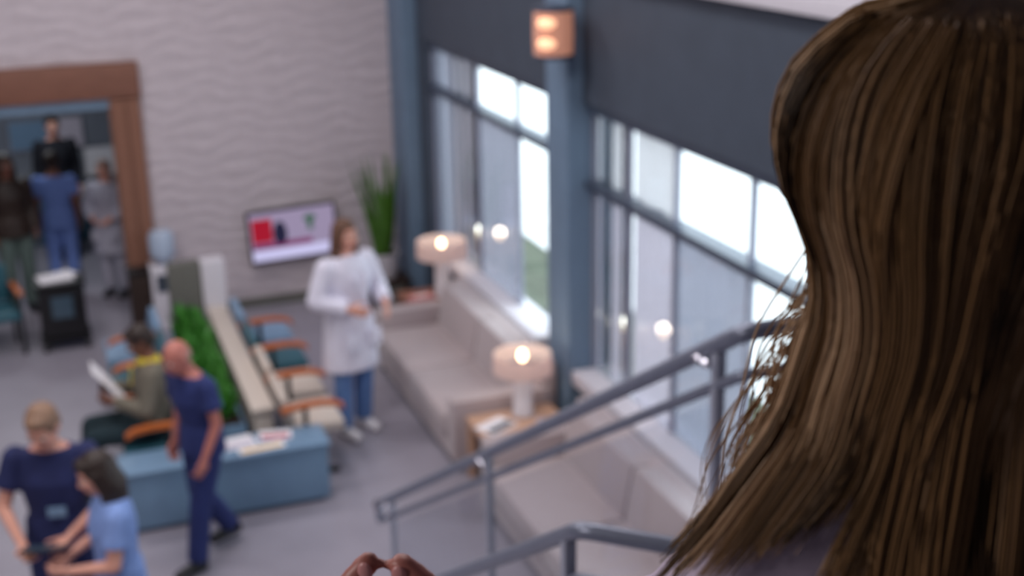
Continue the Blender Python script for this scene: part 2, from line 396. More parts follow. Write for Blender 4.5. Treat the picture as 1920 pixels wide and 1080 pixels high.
def end_table(label, x0, x1, y0, y1, h, m):
    t = thing('end_table', label, 'table', ((x0+x1)/2, (y0+y1)/2, 0)); a, b = (x1-x0)/2, (y1-y0)/2
    MB().box(-a, a, -b, b, h-.05, h, .008).build('tabletop', m, t)
    for sx in (-1, 1):
        for sy in (-1, 1): MB().box(sx*(a-.03)-.025, sx*(a-.03)+.025, sy*(b-.03)-.025, sy*(b-.03)+.025, 0, h-.05, .004).build('leg', m, t)
    MB().box(-a+.05, a-.05, -b+.05, b-.05, .14, .17, .004).build('shelf', m, t); return t
end_table('pale wood end table between the two sofas', 2.72, 3.42, 8.08, 8.62, .5, 'table_wood')
end_table('brown wood end table at the far end of the sofa', 3.04, 3.64, 11.2, 11.8, .5, 'brown_wood')
def lamp(label, x, y, z0, zs0, zs1, r, power):
    t = thing('table_lamp', label, 'lamp', (x, y, z0)); zs0 -= z0; zs1 -= z0
    MB().lathe([(.085, 0), (.09, .012), (.075, .03), (.07, zs0-.05), (.045, zs0-.02), (.012, zs0), (.012, zs0+.08)], n=24).build('base', 'white_ceramic', t)
    s = MB(); n = 36
    ring = lambda rr, z: [Vector((rr*math.cos(2*math.pi*k/n), rr*math.sin(2*math.pi*k/n), z)) for k in range(n)]
    s.rings([ring(r, zs0), ring(r*.97, zs1), ring(r*.97-.006, zs1), ring(r-.006, zs0), ring(r, zs0)], cap=False).build('lamp_shade', 'shade_cloth', t)
    MB().tube([(0, 0, zs0+.05), (r*.97, 0, zs1-.03)], .003, 6).tube([(0, 0, zs0+.05), (-r*.97, 0, zs1-.03)], .003, 6).build('shade_carrier', 'steel', t)
    MB().ell((0, 0, zs0+.13), (.033, .033, .045)).build('bulb', 'bulb_glow', t)
    l = bpy.data.lights.new('lamp_bulb_light', 'POINT'); l.energy = power; l.color = (1, .84, .7); l.shadow_soft_size = .05
    o = bpy.data.objects.new('lamp_bulb_light', l); C.objects.link(o); o.parent = t; o.location = (0, 0, zs0+.17)
lamp('white drum table lamp glowing on the end table between the sofas', 3.15, 8.5, .5, .85, .995, .228, 3.2)
lamp('white drum table lamp on the brown table by the corner column', 3.44, 11.5, .5, .9, 1.06, .25, 3.2)
def leaflet(name, label, cat, x, y, z, rz, wd, ht, m1, m2, group=None, th=.006):
    t = thing(name, label, cat, (x, y, z), rz, group)
    MB().box(-wd/2, wd/2, -ht/2, ht/2, 0, th, .001).build('pages', m1, t)
    MB().box(-wd/2+.02, wd/2-.02, -ht/2+.02, -ht/2+.02+ht*.4, th, th+.001).build('cover_picture', m2, t, smooth=False); return t
leaflet('magazine', 'open white magazine lying on the end table between the sofas', 'magazine', 2.88, 8.36, .5, .5, .28, .2, 'paper', 'slate_panel')
leaflet('magazine', 'grey covered magazine on the end table, under the near lamp', 'magazine', 3.28, 8.2, .5, -.2, .22, .29, 'paper_grey', 'teal_laminate')
t = thing('tissue_box', 'pinkish box lying on the brown end table under the far lamp', 'box', (3.17, 11.34, .5), .1)
MB().box(-.12, .12, -.06, .06, 0, .08, .006).build('carton', 'pink_card', t); MB().box(-.06, .06, -.02, .02, .08, .083).build('slot', 'paper', t, smooth=False)
# blue bench box
t = thing('storage_bench', 'long blue laminate bench box in front of the waiting chairs', 'bench', (.9, 8.87, 0))
MB().box(-.72, .74, -.26, .08, .04, .455, .006).build('body', 'blue_laminate', t); MB().box(-.74, .76, -.28, .1, .455, .485, .006).build('top', 'blue_laminate', t)
MB().box(-.68, .7, -.22, .04, 0, .04).build('plinth', 'mullion_metal', t, smooth=False)
leaflet('magazine', 'white magazine lying flat on the blue bench, nearest the navy scrubs', 'magazine', 1.0, 8.84, .485, .15, .28, .2, 'paper', 'paper_grey')
leaflet('magazine', 'magazine with red print on the blue bench', 'magazine', 1.3, 8.87, .485, -.2, .24, .16, 'paper', 'red_print')
leaflet('magazine', 'magazine with yellow cover on the blue bench front edge', 'magazine', 1.17, 8.69, .485, .1, .34, .11, 'paper', 'yellow_print')
# divider, planter and plants
t = thing('divider', 'low beige divider wall between the two rows of chairs', 'divider', (1.29, 9.25, 0))
MB().box(-.08, .06, .0, 2.62, 0, .52, .006).build('body', 'beige_stone', t); MB().box(-.1, .08, -.02, 2.64, .52, .56, .008).build('cap', 'beige_stone', t)
MB().box(-.11, .11, 2.66, 2.84, 0, 1.0, .008).build('end_post', 'white_trim', t); MB().box(-.42, -.115, 2.68, 2.8, 0, 1.0, .008).build('end_panel', 'taupe_panel', t)
t = thing('planter_box', 'long blue planter trough full of green plants behind the chairs', 'planter', (.98, 9.3, 0))
MB().box(-.17, .17, 0, 2.4, 0, .42, .006).build('trough', 'blue_laminate', t); MB().box(-.14, .14, .03, 2.37, .42, .44).build('soil', 'soil', t, smooth=False)
def bush(seed):
    rnd = random.Random(seed); s = MB()
    for i in range(150):
        az = rnd.uniform(0, 6.28); el = rnd.uniform(R(25), R(88)); L = rnd.uniform(.14, .36); b = Vector((rnd.uniform(-.1, .1), rnd.uniform(-.16, .16), 0))
        dv = Vector((math.cos(az)*math.cos(el)*.6, math.sin(az)*math.cos(el), math.sin(el))); sd = dv.cross(Vector((0, 0, 1))).normalized()*L*.13
        p = [b + dv*L*q + Vector((0, 0, -.12*L*q*q)) for q in (.25, .6, 1)]
        p = [Vector((max(-.16, min(.16, q.x)), max(-.19, min(.19, q.y)), q.z)) for q in p]; sd = sd*.9
        v = [s.bm.verts.new(q) for q in (p[0]-sd*.4, p[0]+sd*.4, p[1]+sd, p[2], p[1]-sd)]; s.bm.faces.new(v)
    return s
ords = ['first', 'second', 'third', 'fourth', 'fifth', 'sixth']
for k in range(6):
    t = thing('leafy_plant', 'leafy green plant in the blue planter trough, %s from the blue bench' % ords[k], 'plant', (.98, 9.5+.4*k, .44), 0, 'plants in the planter trough')
    f = bush(20+k).build('foliage', 'leaf_green', t, smooth=False); f['kind'] = 'stuff'
    MB().tube([(0, 0, 0), (.01, .01, .16)], .012, 6).build('stem', 'soil', t)
# rows of joined chairs
def chair_row(label, x, y0, face, seats):
    t = thing('chair_row', label, 'seating', (x, y0, 0)); p = .69; n = len(seats)
    def bx(xa, xb, ya, yb, za, zb, bev, M=None):
        if face < 0: xa, xb = -xb, -xa
        return MB().box(xa, xb, ya, yb, za, zb, bev, M)
    bx(.14, .2, .02, p*n-.02, .27, .33, .006).build('beam', 'black_metal', t)
    for k, m in enumerate(seats):
        bx(.0, .44, p*k+.06, p*k+p-.06, .35, .43, .03).build('seat', m, t)
        Mx = Matrix.Translation((face*.0, 0, .555)) @ Matrix.Rotation(R(-10*face), 4, 'Y')
        MB().box(-.035, .035, p*k+.06, p*k+p-.06, -.135, .135, .025, Mx).build('backrest', m, t)
    for k in range(n+1):
        if k == n: continue
        a = [Vector((face*x_, p*k, z_)) for x_, z_ in ((-.06, .61), (.1, .635), (.25, .637), (.36, .62), (.42, .585))]
        s = MB(); s.rings([[q+Vector((0, -.032, -.017)), q+Vector((0, .032, -.017)), q+Vector((0, .032, .017)), q+Vector((0, -.032, .017))] for q in a]).build('arm', 'arm_wood', t)
        bx(.1, .14, p*k-.015, p*k+.015, .3, .62, .004).build('arm_support', 'black_metal', t)
    for k in (0, n):
        yy = min(max(p*k, .1), p*n-.1); bx(.15, .19, yy-.02, yy+.02, .03, .28, .004).build('leg', 'black_metal', t); bx(-.02, .38, yy-.03, yy+.03, 0, .03, .006).build('foot', 'black_metal', t)
    return t
chair_row('row of joined chairs with orange wood arms facing the sofas', 1.44, 9.0, 1, ['cream_vinyl', 'cream_vinyl', 'teal_vinyl', 'light_blue_vinyl'])
chair_row('row of joined chairs with orange wood arms facing the doorway side', .66, 9.03, -1, ['teal_vinyl', 'cream_vinyl', 'teal_vinyl', 'light_blue_vinyl'])
# television on the back wall
t = thing('wall_tv', 'black flat television mounted low on the wavy back wall, picture on', 'television', (2.32, BY-.06, .8), 0)
t.rotation_euler = (0, R(-2.2), 0)
MB().box(-.48, .48, -.05, 0, -.29, .29, .008).build('casing', 'black_plastic', t)
MB().box(-.455, .455, -.054, -.05, -.265, .265).build('screen', 'screen_lavender', t, smooth=False)
sc = t.children[-1]
MB().box(-.44, -.22, -.058, -.054, -.06, .2).build('red_picture', 'screen_red', sc, smooth=False)
MB().ell((-.14, -.056, .02), (.075, .004, .14)).build('dark_figure', 'screen_dark', sc)
MB().box(-.44, .2, -.058, -.054, -.13, -.07).build('magenta_band', 'screen_magenta', sc, smooth=False)
MB().box(-.45, .45, -.058, -.054, -.255, -.14).build('white_banner', 'screen_white', sc, smooth=False)
MB().box(.16, .22, -.058, -.054, .02, .16).ell((.19, -.056, .15), (.07, .004, .04)).build('green_picture', 'screen_green', sc, smooth=False)
MB().box(-.12, .12, .0, .06, -.12, .12).build('wall_bracket', 'black_metal', t, smooth=False)
# plant in a white pot on a low stand
t = thing('plant_stand', 'low dark stand under the white plant pot by the corner column', 'stand', (3.2, 12.86, 0))
MB().box(-.24, .24, -.2, .2, .28, .32, .006).build('top', 'dark_brown', t)
for sx in (-1, 1):
    for sy in (-1, 1): MB().box(sx*.2-.02, sx*.2+.02, sy*.16-.02, sy*.16+.02, 0, .28).build('leg', 'dark_brown', t, smooth=False)
MB().box(-.2, .2, -.16, .16, .05, .26).build('drawer_box', 'taupe_panel', t, smooth=False)
t = thing('potted_plant', 'tall upright green plant in a white pot beside the corner column', 'plant', (3.2, 12.86, .32))
MB().lathe([(.12, 0), (.135, .02), (.16, .27), (.165, .28), (.15, .28), (.145, .25)], n=24, cap=True).build('pot', 'white_ceramic', t)
MB().lathe([(.146, .25), (.146, .262)], n=20).build('soil', 'soil', t)
rnd = random.Random(4)
for k in range(34):
    az = rnd.uniform(0, 6.28); tilt = rnd.uniform(.02, .2); L = rnd.uniform(.65, 1.12); wv = rnd.uniform(.02, .034); b = Vector((math.cos(az), math.sin(az), 0))*rnd.uniform(.01, .09)
    o = Vector((math.cos(az), math.sin(az), 0)); sd = Vector((-math.sin(az+.6), math.cos(az+.6), 0)); s = MB(); ring = []
    for q, wd in ((0, .7), (.25, 1), (.55, .95), (.8, .6), (1, .06)):
        p = b + o*(tilt*L*q + .1*q*q*L*tilt*4) + Vector((-.12*q*q*.5, 0, .26+L*q)); ring.append([p-sd*wv*wd, p+o*.004, p+sd*wv*wd, p-o*.002])
    s.rings(ring).build('leaf', 'blade_green', t)
# wall sconce on the window column
t = thing('wall_sconce', 'amber glass wall light glowing on the column between the windows', 'lamp', (3.395, 8.43, 3.22))
MB().lathe([(.138, .02), (.142, .17), (.138, .33)], n=28, cap=False).build('glass_shade', 'amber_glass', t)
MB().lathe([(.06, 0), (.141, .0), (.144, .025)], n=28).build('bottom_ring', 'mullion_metal', t); MB().lathe([(.142, .325), (.142, .35), (.05, .37)], n=28).build('top_ring', 'mullion_metal', t)
for zz in (.11, .25): MB().ell((-.08, -.085, zz), (.07, .07, .042)).build('bulb', 'bulb_soft', t)
MB().box(.06, .143, .095, .16, .08, .28, .006).build('wall_plate', 'mullion_metal', t)
# objects round the doorway
t = thing('water_cooler', 'white water cooler with bottle beside the doorway jamb', 'water cooler', (.93, 13.12, 0))
MB().box(-.15, .15, -.15, .15, 0, .68, .02).build('cabinet', 'white_trim', t); MB().box(-.1, .1, -.16, -.15, .42, .6).build('tap_recess', 'slate_panel', t, smooth=False)
MB().lathe([(.04, .68), (.06, .7), (.13, .78), (.13, .98), (.1, 1.03), (.02, 1.04)], n=20).build('bottle', 'bottle_blue', t)
for q in (-.05, .05): MB().box(q-.012, q+.012, -.19, -.15, .53, .56).build('tap', 'black_plastic', t, smooth=False)
t = thing('waste_bin', 'tall dark brown bin standing against the brick jamb', 'bin', (.66, 13.1, 0))
MB().box(-.1, .1, -.12, .12, 0, .62, .012).build('body', 'dark_brown', t); MB().box(-.11, .11, -.13, .13, .62, .66, .012).build('lid', 'black_plastic', t)
t = thing('office_cart', 'black rolling cart with white papers on top in the doorway', 'cart', (-.1, 12.95, 0))
MB().box(-.24, .24, -.2, .2, .66, .7, .008).build('top', 'black_plastic', t); MB().box(-.22, .22, -.17, .18, .14, .64, .01).build('cabinet', 'black_plastic', t)
MB().box(-.1, .1, -.185, -.17, .34, .56, .004).build('panel', 'monitor_blue', t); MB().box(-.24, .24, -.2, .2, .09, .13, .008).build('base', 'black_plastic', t)
for sx in (-1, 1):
    for sy in (-1, 1): MB().tube([(sx*.2-.02, sy*.16, .045), (sx*.2+.02, sy*.16, .045)], .045, 14).build('caster', 'black_metal', t)
t = thing('paper_stack', 'loose white papers lying on the black cart', 'paper', (-.13, 12.95, .7), .2)
MB().box(-.17, .15, -.13, .13, 0, .02, .002).build('sheets', 'paper', t); MB().box(-.1, .2, -.1, .12, .02, .026, .001, Matrix.Rotation(.3, 4, 'Z')).build('loose_sheet', 'paper', t)
t = thing('teal_chair', 'teal waiting chair at the doorway, left of the black cart', 'chair', (-.78, 12.98, 0), .2)
MB().box(-.25, .25, -.24, .24, .36, .45, .03).build('seat', 'teal_vinyl', t); MB().box(-.24, .24, .2, .27, .45, .84, .03).build('backrest', 'teal_vinyl', t)
for sx in (-1, 1):
    MB().box(sx*.27-.03, sx*.27+.03, -.22, .22, .6, .64, .01).build('arm', 'arm_wood', t)
    for sy in (-1, 1): MB().box(sx*.25-.018, sx*.25+.018, sy*.2-.018, sy*.2+.018, 0, .6 if sy < 0 else .62).build('leg', 'black_metal', t, smooth=False)
# corridor fittings
t = thing('wall_cabinet', 'teal cabinet run on the corridor back wall behind people', 'cabinet', (-.4, 17.1, 0))
MB().box(-1.6, 1.6, -.2, .2, 0, .62, .008).build('body', 'teal_laminate', t); MB().box(-1.62, 1.62, -.23, .2, .62, .66, .006).build('worktop', 'beige_stone', t)
for k in range(5): MB().box(-1.56+.63*k, -1.56+.63*k+.6, -.215, -.2, .06, .58, .003).build('door', 'teal_laminate', t)
for i, (x, z, wd, ht, lb, m) in enumerate(((.22, 1.36, .38, .42, 'pale notice sheet on the corridor wall above the black top', 'paper_grey'), (.6, .96, .48, .4, 'large pale square board on the corridor wall by the jamb', 'paper'), (-.26, 1.36, .5, .4, 'bluish board high on the corridor wall, left of the notice sheet', 'light_blue_vinyl'))):
    t = thing('notice_board', lb, 'board', (x, 17.27, z)); MB().box(-wd/2, wd/2, 0, .025, -ht/2, ht/2, .003).build('frame', 'steel', t); MB().box(-wd/2+.02, wd/2-.02, -.004, 0, -ht/2+.02, ht/2-.02).build('sheet', m, t, smooth=False)

# ------------------------------------------------------------------ people
def fuse(s, voxel, name, m, parent, smooth=3, kind=None):
    """overlapping volumes -> one continuous skin"""
    bmesh.ops.recalc_face_normals(s.bm, faces=s.bm.faces)
    me = bpy.data.meshes.new('volume'); s.bm.to_mesh(me); s.bm.free()
    tmp = bpy.data.objects.new('volume', me); C.objects.link(tmp)
    md = tmp.modifiers.new('r', 'REMESH'); md.mode = 'VOXEL'; md.voxel_size = voxel
    if smooth:
        sm = tmp.modifiers.new('s', 'SMOOTH'); sm.factor = .5; sm.iterations = smooth
    dg = bpy.context.evaluated_depsgraph_get(); me2 = bpy.data.meshes.new_from_object(tmp.evaluated_get(dg)); me2.name = name
    bpy.data.objects.remove(tmp); bpy.data.meshes.remove(me)
    me2.materials.clear(); me2.materials.append(MATS[m]); me2.polygons.foreach_set('use_smooth', [True]*len(me2.polygons))
    o = bpy.data.objects.new(name, me2); C.objects.link(o); o.parent = parent
    return o
def ringe(c, rx, ry, ux, uy, n=20): return [c + ux*rx*math.cos(a) + uy*ry*math.sin(a) for a in (2*math.pi*k/n for k in range(n))]
BASE = dict(pelvis=(0, 0, .95), waist=(0, .005, 1.1), chest=(0, .01, 1.28), neck=(0, -.005, 1.47), head=(0, .02, 1.625),
            sL=(-.185, 0, 1.41), sR=(.185, 0, 1.41), eL=(-.225, -.03, 1.13), eR=(.225, -.03, 1.13), wL=(-.22, .05, .89), wR=(.22, .05, .89),
            hL=(-.09, 0, .93), hR=(.09, 0, .93), kL=(-.1, .02, .5), kR=(.1, .02, .5), aL=(-.1, -.02, .085), aR=(.1, -.02, .085))
def hand(s, wr, el, palm_n, side, curl=.5, sc=1.0, spread=.16, pinch=False):
    """palm, four unequal fingers with two bends and a side thumb; palm_n is the way the palm faces"""
    d = (wr-el).normalized(); n = (palm_n - d*palm_n.dot(d)).normalized(); u = d.cross(n).normalized()*side
    k = sc; c = wr
    s.rings([[c+d*a*k+u*b*math.cos(q)*k+n*h*math.sin(q)*k for q in (2*math.pi*i/14 for i in range(14))] for a, b, h in ((-.02, .026, .02), (.015, .033, .019), (.05, .042, .017), (.085, .041, .014), (.093, .03, .01))])
    tips = []
    for i, (off, L) in enumerate(((.031, .072), (.0105, .08), (-.0105, .074), (-.030, .058))):
        b = c + d*.08*k + u*off*k; a1 = curl*(.55+.12*i); dd = (d + u*spread*(off/.03)).normalized(); p = b
        for seg, (fr, ad) in enumerate(((.45, a1), (.32, a1*2.0), (.23, a1*2.7))):
            q = p + (dd*math.cos(ad) + n*math.sin(ad))*L*fr*k; r0 = (.0098-.0009*seg)*k; s.cap(p, q, r0, r0-.0008*k, 10); p = q
        tips.append(p)
    b = c + d*.02*k + u*.028*k; t1 = b + (d*.6+u*.75+n*.3).normalized()*.042*k; t2 = t1 + (d*.85+u*.25+n*.42).normalized()*.032*k; t3 = t2 + (d*.9-u*.1+n*.4).normalized()*.026*k
    s.cap(b, t1, .0145*k, .0115*k, 10).cap(t1, t2, .0112*k, .010*k, 10).cap(t2, t3, .0098*k, .0082*k, 10)
    return tips + [t3]
def headvol(s, c, M, k=1.0):
    T = lambda p: c + M @ (Vector(p)*k)
    def el(p, r): s.ell(T(p), tuple(q*k for q in r), M)
    el((0, -.01, .02), (.076, .097, .098)); el((0, .028, -.035), (.058, .066, .082)); el((0, .058, -.088), (.03, .028, .024)); el((0, .07, .03), (.052, .02, .028))
    s.cap(T((0, .088, .012)), T((0, .106, -.028)), .009*k, .0135*k, 10); el((0, .098, -.034), (.018, .013, .009)); el((0, .084, -.066), (.024, .012, .012))
    for sx in (-1, 1):
        el((sx*.078, -.008, -.012), (.009, .02, .032)); el((sx*.04, .068, -.02), (.024, .02, .022))
def person(label, loc, heading, h=1.75, J=None, skin='skin_fair', hair='hair_brown', style='short', top='navy_cloth', pants='navy_cloth', shoes='dark_shoe', sleeve='short',
           coat=None, hy=0, hp=0, vox=.009, palms=None, curl=.45, bald=False, group=None, hl=0):
    k = h/1.75; P = {n: Vector(v)*k for n, v in BASE.items()}
    for n, v in (J or {}).items(): P[n] = Vector(v)*k
    root = thing('person', label, 'person', loc, heading, group); X, Y, Z = Vector((1, 0, 0)), Vector((0, 1, 0)), Vector((0, 0, 1))
    s = MB()
    def torso(s, g, low=None, hi=True):
        # elliptical rings following the spine and shoulder line
        sh = (P['sR']-P['sL']).normalized(); hp_ = (P['hR']-P['hL']).normalized()
        def rg(c, rx, ry, ux, ax): uy = ax.cross(ux).normalized(); return ringe(c, rx*k+g, ry*k+g, ux, uy)
        ax1 = (P['waist']-P['pelvis']).normalized(); ax2 = (P['chest']-P['waist']).normalized(); ax3 = (P['neck']-P['chest']).normalized()
        mid = (sh+hp_).normalized(); top_ = (P['sL']+P['sR'])/2
        L = []
        for q in (low or []): L.append(q)
        L += [rg(P['pelvis']-ax1*.09*k, .12, .09, hp_, ax1), rg(P['pelvis'], .165, .115, hp_, ax1), rg(P['waist'], .14, .1, mid, ax1), rg(P['chest'], .168, .118, sh, ax2), rg(top_-ax3*.04*k, .175, .1, sh, ax3), rg(top_+ax3*.03*k, .13, .075, sh, ax3)]
        L += [rg(P['neck']+ax3*(.0 if g else .02)*k, .062, .06, sh, ax3)]
        s.rings(L)
    torso(s, 0)
    Mh = Euler((R(hp), 0, R(hy)), 'ZXY' if False else 'XYZ').to_matrix() if False else (Matrix.Rotation(R(hy), 3, 'Z') @ Matrix.Rotation(R(hp), 3, 'X'))
    s.cap(P['neck'], P['head']+Mh @ Vector((0, -.02, -.05))*k, .06*k, .054*k)
    headvol(s, P['head'], Mh, k)
    for S in 'LR':
        s.cap(P['s'+S], P['e'+S], .052*k, .040*k).cap(P['e'+S], P['w'+S], .039*k, .026*k)
        s.cap(P['h'+S], P['k'+S], .088*k, .056*k).cap(P['k'+S], P['a'+S], .055*k, .037*k)
        pn = Vector((palms or {}).get(S, (1 if S == 'L' else -1, 0, 0)))
        hand(s, P['w'+S], P['e'+S], pn, 1 if S == 'R' else 1, curl, k)
        a = P['a'+S]; fd = (P.get('f'+S) or Vector((0, 1, 0)))
        fd = Vector((fd.x, fd.y, fd.z)).normalized()
        s.cap(a-fd*.03*k-Z*.035*k, a+fd*.15*k-Z*.045*k, .042*k, .034*k)
    fuse(s, vox, 'body', skin, root)
    # face
    T = lambda p: P['head'] + Mh @ (Vector(p)*k)
    for sx in (-1, 1):
        e = MB().ell(T((sx*.031, .078, .0)), (.0135*k, .0125*k, .0095*k), Mh, 12, 8).build('eye', 'eye_white', root)
        MB().ell(T((sx*.031, .0895, .0)), (.006*k, .0035*k, .006*k), Mh, 10, 6).build('iris', 'iris_dark', e)
        MB().cap(T((sx*.015, .092, .022)), T((sx*.05, .08, .024)), .005*k, .0035*k, 8).build('eyebrow', hair, root)
    MB().ell(T((0, .094, -.06)), (.024*k, .006*k, .005*k), Mh, 12, 6).ell(T((0, .093, -.069)), (.02*k, .007*k, .006*k), Mh, 12, 6).build('mouth', 'lip', root)
    # hair
    s = MB()
    if style == 'bald':
        s.ell(T((0, -.035, -.012)), (.079*k, .076*k, .055*k), Mh)
    else:
        s.ell(T((0, -.02, .032)), (.087*k, .102*k, .098*k), Mh).ell(T((0, -.045, -.01)), (.082*k, .072*k, .075*k), Mh)
        s.ell(T((0, .045, .082)), (.06*k, .045*k, .034*k), Mh)
        if style == 'long':
            for i in range(13):
                a = R(-112 + 224*i/12); b = Vector((math.sin(a)*.08, -math.cos(a)*.085-.01, .02)); e = Vector((math.sin(a)*.1, -math.cos(a)*.085-.035-hl*.3, -.21-hl-.03*math.cos(a)))
                m_ = Vector((math.sin(a)*.088, -math.cos(a)*.088-.02, -.1)); eW = T(m_) + (Mh @ Vector((math.sin(a)*.012, -math.cos(a)*.012, 0)) + Vector((0, 0, -.11-hl-.03*math.cos(a))))*k; s.cap(T(b), T(m_), .02*k, .024*k, 8).cap(T(m_), eW, .024*k, .014*k, 8)
        if style == 'bun': s.ell(T((0, -.11, .05)), (.045*k,)*3, Mh)
    fuse(s, .007 if vox < .01 else .01, 'hair', hair, root, 2)
    # clothes
    def sleeveto(s, S, frac, g, flare=0):
        p, e, wv = P['s'+S], P['e'+S], P['w'+S]; s.ell(p-Z*.005, ((.058)*k+g*.6,)*3)
        if frac <= 1:
            q = p.lerp(e, frac); s.tube([p, p.lerp(q, .5), q], [.056*k+g, .056*k+g, .055*k+g+flare], 16)
        else:
            q = e.lerp(wv, frac-1); s.tube([p, e], [.056*k+g, .046*k+g], 16).ell(e, (.045*k+g,)*3).tube([e, q], [.046*k+g, .036*k+g], 16)
    s = MB(); torso(s, .016)
    low = P['pelvis']
    hipd = (P['hR']-P['hL']).normalized()
    seated = (P['kL']-P['hL']).normalized().z > -.5
    if not seated:
        s.rings([ringe(low+Z*.1*k, .16*k+.02, .11*k+.02, hipd, Z.cross(hipd)), ringe(low-Z*.1*k, .17*k+.025, .125*k+.025, hipd, Z.cross(hipd))])
    for S in 'LR': sleeveto(s, S, .62 if sleeve == 'short' else 1.93, .014, .008)
    fuse(s, max(vox, .011), 'top', top, root, 4)
    s = MB(); s.rings([ringe(low+Z*.06*k, .15*k+.012, .105*k+.012, hipd, Z.cross(hipd)), ringe(low, .168*k+.012, .118*k+.012, hipd, Z.cross(hipd)), ringe(low-Z*.1*k, .15*k+.012, .11*k+.012, hipd, Z.cross(hipd))])
    for S in 'LR':
        hh, kk, aa = P['h'+S], P['k'+S], P['a'+S]
        s.ell(hh, (.09*k+.014,)*3).tube([hh, hh.lerp(kk, .5), kk], [.09*k+.014, .078*k+.016, .06*k+.018], 16).ell(kk, (.06*k+.016,)*3).tube([kk, kk.lerp(aa, .5), aa+(kk-aa).normalized()*.01], [.06*k+.018, .055*k+.02, .05*k+.022], 16)
    fuse(s, max(vox, .011), 'trousers', pants, root, 4)
    for S in 'LR':
        a = P['a'+S]; fd = (P.get('f'+S) or Vector((0, 1, 0))); fd = fd.normalized(); s = MB()
        s.cap(a-fd*.035*k-Z*.03*k, a+fd*.155*k-Z*.045*k, .05*k, .042*k); s.ell(a-fd*.02*k, (.046*k,)*3)
        fuse(s, .012, 'shoe', shoes, root, 2)
    if coat:
        s = MB(); torso(s, .034)
        ux, uy = hipd, Z.cross(hipd)
        s.rings([ringe(low+Z*.16*k, .145*k+.035, .1*k+.035, ux, uy), ringe(low, .178*k+.035, .125*k+.035, ux, uy), ringe(low-Z*.2*k, .195*k+.035, .145*k+.035, ux, uy), ringe(low-Z*.38*k, .205*k+.035, .15*k+.035, ux, uy)])
        for S in 'LR': sleeveto(s, S, 1.9, .026)
        co = fuse(s, max(vox, .012), 'coat', coat, root, 4)
        fy = .118*k+.036
        for sx in (-1, 1):
            pts = [P['neck']+Vector((sx*.06, .055, -.02))*k, P['chest']+Vector((sx*.055, 0, .03))*k+Y*fy, P['waist']+Vector((sx*.012, 0, .05))*k+Y*(fy-.012)]
            MB().tube(pts, [.016*k, .02*k, .008*k], 8).build('lapel', coat, co)
            MB().box(-.06*k, .06*k, -.006, .006, -.07*k, .07*k, .003, Matrix.Translation(low+Vector((sx*.11, .158, -.13))*k+Y*.022)).build('pocket', coat, co)
    return root, P

# person in the white coat
person('person in a white lab coat and blue trousers standing beside the greige sofa', (2.105, 9.76, 0), R(205), 1.86,
       dict(eL=(-.29, .02, 1.15), wL=(-.2, .21, 1.08), eR=(.3, .0, 1.16), wR=(.13, .2, 1.1), aL=(-.11, -.03, .085), aR=(.12, .02, .085)),
       hair='hair_brown', style='long', top='coat_white', pants='denim_blue', shoes='white_shoe', coat='coat_white', palms=dict(L=(0, -1, .2), R=(0, -1, .2)))
# man in navy scrubs by the bench
person('bald person in navy scrubs walking past the blue bench box', (.7, 8.1, 0), R(118), 1.68,
       dict(head=(0, .135, 1.585), neck=(0, .055, 1.445), chest=(0, .04, 1.27), waist=(0, .01, 1.09), sL=(-.185, .045, 1.40), sR=(.185, .045, 1.40),
            eL=(-.24, .03, 1.12), wL=(-.235, .15, .9), eR=(.24, .0, 1.12), wR=(.23, .07, .88), kL=(-.1, .13, .5), aL=(-.1, .2, .085), kR=(.1, .0, .5), aR=(.1, -.24, .12)),
       skin='skin_ruddy', hair='hair_grey', style='bald', hp=-22, top='navy_cloth', pants='navy_cloth')
# nurse at the left edge
r_, P_ = person('sandy-haired person in dark navy scrubs holding a dark tablet', (-.22, 6.98, 0), R(168), 1.8,
       dict(head=(0, .09, 1.61), neck=(0, .035, 1.465), eL=(-.27, .06, 1.14), wL=(-.11, .29, 1.06), eR=(.27, .06, 1.14), wR=(.13, .3, 1.02)),
       hair='hair_sandy', style='short', hp=-28, hy=-12, top='navy_cloth_deep', pants='navy_cloth_deep', palms=dict(L=(.3, 0, 1), R=(-.3, 0, 1)), curl=.6)
o = MB().box(-.05, .05, -.004, .004, -.03, .03, .003, Matrix.Translation((-.03, .165, 1.17))).build('badge', 'light_blue_vinyl', r_)
t = thing('tablet', 'dark tablet held by the sandy-haired person in navy', 'tablet', (-.22, 6.98, 0), R(168))
MB().box(-.12, .12, -.09, .09, -.005, .005, .003, Matrix.Translation((0, .42, 1.09)) @ Matrix.Rotation(R(18), 4, 'X')).build('casing', 'black_plastic', t)
MB().box(-.1, .1, -.075, .075, .005, .007, 0, Matrix.Translation((0, .42, 1.09)) @ Matrix.Rotation(R(18), 4, 'X')).build('screen', 'monitor_blue', t, smooth=False)
# woman in light blue with long dark hair
person('person in pale blue scrubs with long dark hair, turned to the nurse', (.06, 6.45, 0), R(95), 1.68,
       dict(head=(0, .06, 1.60), eL=(-.23, .05, 1.14), wL=(-.14, .26, 1.12), eR=(.23, .04, 1.14), wR=(.16, .24, 1.06)),
       skin='skin_fair', hair='hair_dark', style='long', hl=.14, hp=-20, top='sky_cloth', pants='sky_cloth', palms=dict(L=(1, 0, .4), R=(-1, 0, .4)))
